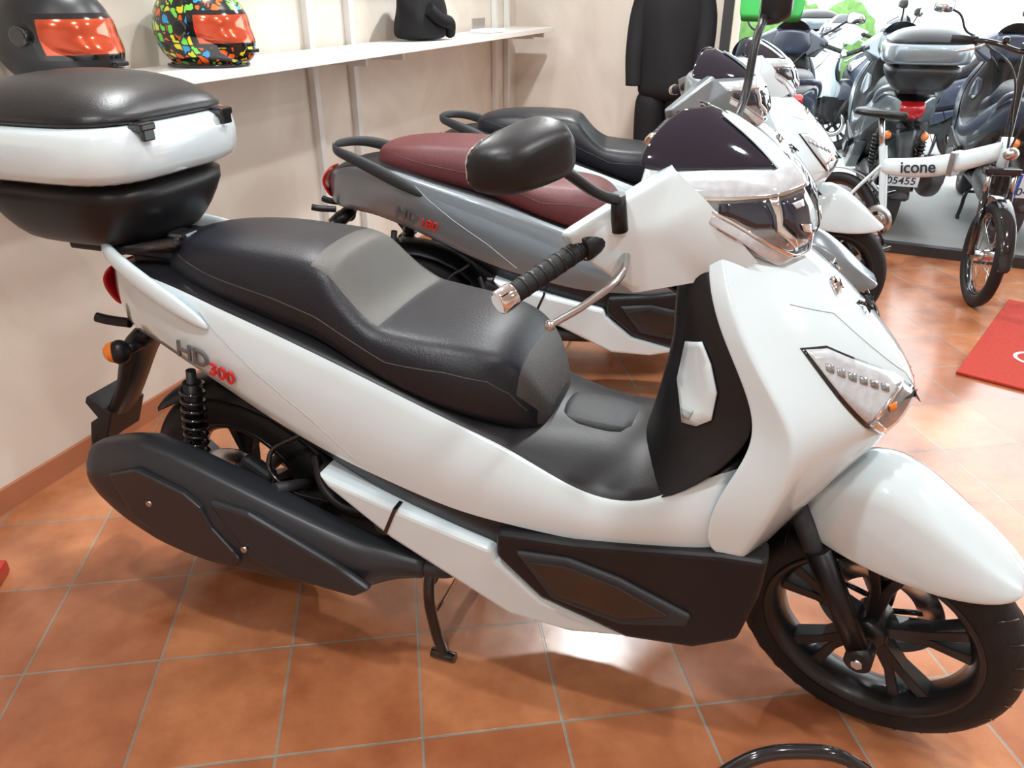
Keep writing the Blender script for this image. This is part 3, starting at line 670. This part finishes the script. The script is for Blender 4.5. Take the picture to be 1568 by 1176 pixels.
jk=empty("folded_jacket",wp(2.50,.19,1.195),R(70))
rg=[]
for z,a_,b_ in((.001,.17,.11),(.03,.19,.125),(.09,.185,.12),(.14,.18,.115),(.19,.17,.11),(.25,.15,.09)):
    r=[]
    for i in range(24):
        t=2*math.pi*i/24; w=1+.07*math.sin(3*t+z*30)+.04*math.sin(7*t)
        r.append((a_*w*math.cos(t),b_*w*math.sin(t),z))
    rg.append(r)
loft("cloth_body",rg,CL,jk,sub=2)
tube("collar",[(-.07,-.03,.255),(0,-.06,.275),(.07,-.03,.255),(.05,.04,.26),(-.05,.04,.26)],.018,CL,jk,cyclic=True)
tube("sleeve",[(-.12,-.10,.15),(-.05,-.13,.10),(.06,-.13,.08),(.13,-.10,.03)],.03,CL,jk)
fr_=empty("small_tray",wp(3.35,.22,1.195),R(70)); box("tray",(0,0,.012),(.22,.14,.02),WS,fr_,.004); box("tray_back",(0,.06,.05),(.2,.008,.06),STEEL,fr_,.002)

# ------------------------------------------------------------------ rain suit
rs=empty("rain_suit_on_stand",(1.00,5.30,0),R(-20))
def ell(cx,cy,a,b,z,n=20,ph=0,am=.05):
    return [(cx+a*(1+am*math.sin(5*(2*math.pi*i/n)+ph))*math.cos(2*math.pi*i/n),cy+b*(1+am*math.sin(4*(2*math.pi*i/n)+ph))*math.sin(2*math.pi*i/n),z) for i in range(n)]
loft("jacket",[ell(0,0,.205,.13,.78,ph=0,am=.08),ell(0,0,.20,.13,.90,ph=1,am=.07),ell(0,0,.19,.125,1.05,ph=2),ell(0,0,.195,.12,1.2,ph=3,am=.07),ell(0,0,.205,.12,1.35,ph=2),ell(0,0,.19,.10,1.46,am=.01),ell(0,0,.10,.08,1.53,am=.01),ell(0,0,.075,.07,1.58,am=.01)],CL,rs,sub=2)
for sg in(-1,1):
    tube("sleeve",[(sg*.17,0,1.44),(sg*.205,0,1.28),(sg*.215,-.04,1.08),(sg*.205,-.08,.88)],[.06,.065,.06,.05],CL,rs)
    loft("trouser_leg",[ell(sg*.09,0,.11,.11,.86,ph=sg),ell(sg*.10,0,.105,.11,.7,ph=1),ell(sg*.10,.01,.095,.10,.5,ph=2),ell(sg*.105,0,.10,.10,.33,ph=3),ell(sg*.105,0,.105,.10,.22,ph=3)],CL,rs,sub=2)
cyl("stand_pole",(0,0,.02),(0,0,1.6),.014,STEEL,rs); cyl("stand_base",(0,0,.0),(0,0,.02),.19,GLOSSB,rs,bevel=.005)
ball("hood",(0,0,1.66),(.10,.11,.13),CL,rs)

# ------------------------------------------------------------------ folding e-bike
eb=empty("folding_electric_bike",(1.88,4.42,0),math.atan2(-.70,.52))
def bwheel(par,c,r,w):
    prof=[(r-w/2+w/2*math.cos(2*math.pi*i/14),w/2*math.sin(2*math.pi*i/14)) for i in range(15)]
    lathe("tyre",prof,c,RUB,par); rr=r-w
    lathe("rim",[(rr+.006,-.016),(rr-.012,-.012),(rr-.012,.012),(rr+.006,.016),(rr+.006,-.016)],c,GLOSSB,par)
    cyl("hub",(c[0],c[1]-.05,c[2]),(c[0],c[1]+.05,c[2]),.03,STEEL,par)
    for i in range(12):
        a=2*math.pi*i/12
        cyl("spoke",(c[0]+.02*math.cos(a),c[1]+.03*(-1)**i,c[2]+.02*math.sin(a)),(c[0]+rr*math.cos(a+.2),c[1],c[2]+rr*math.sin(a+.2)),.0022,STEEL,par,seg=6)
bwheel(eb,(0,0,.255),.255,.055)
def sweep(name,pts,wid,m,par):
    rg=[]
    for p,h in pts: 
        rg.append([(p[0],p[1]-wid,p[2]+h),(p[0],p[1]+wid,p[2]+h),(p[0],p[1]+wid,p[2]-h),(p[0],p[1]-wid,p[2]-h)])
    return loft(name,rg,m,par,sub=2,capcrease=.8)
sweep("main_beam",[((.22,0,.58),.045),((.35,0,.59),.055),((.5,0,.62),.06),((.65,0,.68),.055),((.78,0,.74),.05)],.032,WHITE,eb)
box("fold_hinge",(.58,-.0,.65),(.03,.09,.12),STEEL,eb,.006)
text("frame_label","icone",(.33,-.036,.566),(R(90),R(-10),0),.085,INK,eb,.001)
tube("seat_tube",[(.27,0,.30),(.22,0,.56),(.19,0,.68)],.022,WHITE,eb); cyl("seat_post",(.19,0,.66),(.15,0,.82),.015,STEEL,eb)
for sg in(-1,1):
    tube("chain_stay",[(0,sg*.07,.255),(.14,sg*.05,.28),(.27,sg*.03,.30)],.011,WHITE,eb); tube("seat_stay",[(0,sg*.07,.255),(.10,sg*.06,.42),(.21,sg*.02,.58)],.010,WHITE,eb)
loft("saddle",[[(x,-w,z-.02),(x,-w*.7,z+.015),(x,0,z+.01),(x,w*.7,z+.015),(x,w,z-.02),(x,0,z-.035)] for x,w,z in((0.0,.05,.85),(.04,.09,.855),(.10,.085,.85),(.18,.04,.85),(.27,.025,.85),(.29,.012,.845))],BLACKP,eb,sub=2)
loft("rear_fender",[[(.285*math.cos(a),-.03,.255+.285*math.sin(a)),(.295*math.cos(a),0,.255+.295*math.sin(a)),(.285*math.cos(a),.03,.255+.285*math.sin(a))] for a in[R(d) for d in range(20,171,15)]],GLOSSB,eb,closed=False,sub=1,solid=.003)
cyl("crank",(.27,-.05,.30),(.27,.05,.30),.03,STEEL,eb); lathe("chainring",[(.05,-.052),(.085,-.052),(.085,-.048),(.05,-.048),(.05,-.052)],(.27,0,.30),STEEL,eb)
cyl("crank_arm",(.27,-.065,.30),(.35,-.065,.18),.009,GLOSSB,eb); cyl("crank_arm",(.27,.065,.30),(.19,.065,.42),.009,GLOSSB,eb)
box("pedal",(.35,-.115,.18),(.09,.09,.022),GLOSSB,eb,.005); box("pedal",(.19,.115,.42),(.09,.09,.022),GLOSSB,eb,.005)
es=empty("steering",parent=eb); es.matrix_local=Matrix.Translation((.80,0,0))@Matrix.Rotation(R(-50),4,'Z')
bwheel(es,(.09,0,.255),.255,.058)
for sg in(-1,1):
    cyl("fork_leg",(.085,sg*.055,.255),(.045,sg*.055,.55),.018,GLOSSB,es); cyl("fork_stanchion",(.045,sg*.055,.54),(.02,sg*.055,.66),.013,STEEL,es)
box("fork_crown",(.02,0,.65),(.06,.16,.035),GLOSSB,es,.01); cyl("head_tube",(.0,0,.66),(-.03,0,.80),.026,WHITE,es)
loft("front_fender",[[(.09+.29*math.cos(a),-.034,.255+.29*math.sin(a)),(.09+.30*math.cos(a),0,.255+.30*math.sin(a)),(.09+.29*math.cos(a),.034,.255+.29*math.sin(a))] for a in[R(d) for d in range(0,136,15)]],GLOSSB,es,closed=False,sub=1,solid=.003)
tube("stem",[(-.03,0,.78),(-.05,0,.95),(-.08,0,1.17)],.019,GLOSSB,es)
tube("handlebar",[(-.14,-.30,1.22),(-.10,-.16,1.21),(-.08,0,1.17),(-.10,.16,1.21),(-.14,.30,1.22)],.012,GLOSSB,es)
for sg in(-1,1):
    cyl("grip",(-.12,sg*.21,1.215),(-.145,sg*.32,1.222),.018,RUB,es); tube("brake_lever",[(-.08,sg*.19,1.20),(-.05,sg*.24,1.185),(-.07,sg*.31,1.17)],.006,STEEL,es)
    tube("cable",[(-.08,sg*.18,1.20),(.04,sg*.08,1.10),(.04,sg*.03,.90),(.02,0,.72)],.005,GLOSSB,es)
box("display",(-.08,0,1.20),(.06,.05,.02),GLOSSB,es,.005); ball("headlamp",(.07,0,.74),(.03,.035,.03),STEEL,es); box("bell",(-.09,-.1,1.22),(.03,.03,.03),GLOSSB,es,.01)

# ------------------------------------------------------------------ parked bikes outside
p1=scooter("parked_scooter",(2.50,5.14,-.03),R(72),GREY,SEATB,SEATB,topbox=True,plateno="EK05455",steer=8,mirrors=False)
p2=scooter("parked_scooter.001",(3.12,4.82,-.03),R(70),BLUEP,SEATB,SEATB,plateno="EH04512",steer=-5)
dup(p2,"parked_scooter.002",(1.88,5.52,-.03),R(74)); dup(p1,"parked_scooter.003",(3.85,4.55,-.03),R(66))
dup(s3,"parked_scooter.004",(4.2,8.6,-.03),R(200)); dup(p2,"parked_scooter.005",(5.9,8.0,-.03),R(205)); dup(p1,"parked_scooter.006",(3.2,9.6,-.03),R(190)); dup(p2,"parked_scooter.007",(7.6,7.2,-.03),R(205))
dup(p2,"parked_scooter.008",(4.55,7.3,-.03),R(150)); dup(s2,"parked_scooter.009",(5.6,6.7,-.03),R(155))
LEAF=mat("hedge_green",(.10,.22,.05),.8,var=.6,vscale=12)
hd=empty("hedge",(4.8,13.5,-.03))
for i in range(5):
    x=-2.6+i*.75; r=.5+.2*random.random()
    o=ball("foliage",(x,random.uniform(-.3,.3),.7+random.uniform(-.1,.3)),(r,r*.8,r*1.2),LEAF,hd,16)
    d=o.modifiers.new("u","SUBSURF"); d.levels=d.render_levels=1
    tx=bpy.data.textures.new("n",'CLOUDS'); tx.noise_scale=.15
    dd=o.modifiers.new("d","DISPLACE"); dd.texture=tx; dd.strength=.25
GRN=mat("green_banner",(.05,.45,.10),.6)
gb=empty("green_banner",(1.47,4.86,0),math.atan2(wv.y,wv.x))
rg=[[( -.18+.36*i/12,.012*math.sin(i*1.3),z) for i in range(13)] for z in(1.25,1.6,2.0,2.4)]
loft("fabric",rg,GRN,gb,closed=False,sub=1,solid=.003); cyl("banner_rod",(-.2,0,2.4),(.2,0,2.4),.01,STEEL,gb)

MATM=mat("coir_red",(.40,.035,.02),.95,bump=1,bscale=150,var=.25,vscale=60)
dm=empty("door_mat",(1.846,2.877,0),math.atan2(.77,.64))
mk("mat_body",[(0,0,.001),(1.1,0,.001),(1.1,-.75,.001),(0,-.75,.001),(0,0,.014),(1.1,0,.014),(1.1,-.75,.014),(0,-.75,.014)],[(0,1,2,3),(4,5,6,7),(0,1,5,4),(1,2,6,5),(2,3,7,6),(3,0,4,7)],MATM,dm,bevel=.004,smooth=False)
lathe("mat_emblem",[(.055,.0145),(.07,.0145),(.07,.0155),(.055,.0155),(.055,.0145)],(.34,-.22,0),PLATEW,dm,axis='Z'); box("mat_emblem_bar",(.34,-.22,.0148),(.08,.03,.0015),PLATEW,dm,0)

tube("wheel_stand",[(.27,.80,.015),(.30,.81,.24),(.375,.825,.322),(.456,.83,.338),(.54,.825,.322),(.62,.81,.22),(.64,.80,.015)],.012,GLOSSB)
rb=empty("red_paddock_stand",(-1.37,1.58,0),R(10)); box("foot",(-.04,0,.02),(.09,.16,.04),REDP,rb,.008); cyl("post",(-.06,0,.04),(-.06,0,.20),.015,REDP,rb)

# ------------------------------------------------------------------ lights
LM=mat("lamp_emitter",(1,1,1),.5,emit=10); RING=mat("lamp_ring",(.7,.7,.7),.3,metal=.6)
for i,(x,y,p) in enumerate([(-.6,.6,27),(1.0,.6,24),(.5,2.4,30),(-.75,2.5,36),(2.2,1.8,20),(.6,4.3,58),(-.5,-.9,22),(2.6,-.4,18)]):
    f=empty("ceiling_spot" if i==0 else "ceiling_spot.%03d"%i,(x,y,H))
    cyl("spot_ring",(0,0,-.001),(0,0,-.03),.10,RING,f); cyl("spot_emitter",(0,0,-.03),(0,0,-.033),.085,LM,f)
    ld=bpy.data.lights.new("spot_light",'AREA'); ld.shape='DISK'; ld.size=.14; ld.energy=p; ld.color=(.97,1,1)
    lo=bpy.data.objects.new("spot_light",ld); COL.objects.link(lo); lo.parent=f; lo.location=(0,0,-.04)
w=bpy.data.worlds.new("sky"); scn.world=w; w.use_nodes=True; nt=w.node_tree
bg=nt.nodes["Background"]; bg.inputs[0].default_value=(.90,.97,1,1); bg.inputs[1].default_value=5.0
pl=bpy.data.lights.new("window_portal",'AREA'); pl.shape='RECTANGLE'; pl.size=wl; pl.size_y=2.5; pl.cycles.is_portal=True
po=bpy.data.objects.new("window_portal",pl); COL.objects.link(po)
mid=Vector(((wa[0]+wb[0])/2,(wa[1]+wb[1])/2+.05,1.33)); po.location=mid
nrm=Vector((wv.y,-wv.x,0)); po.rotation_euler=nrm.to_track_quat('-Z','Y').to_euler()
cam=bpy.data.cameras.new("camera"); co=bpy.data.objects.new("camera",cam); COL.objects.link(co)
co.location=(0,0,1.42); co.rotation_euler=(R(63),0,0); cam.lens=27.09; cam.sensor_width=36; cam.clip_end=200
scn.camera=co
scn.view_settings.view_transform='Standard'
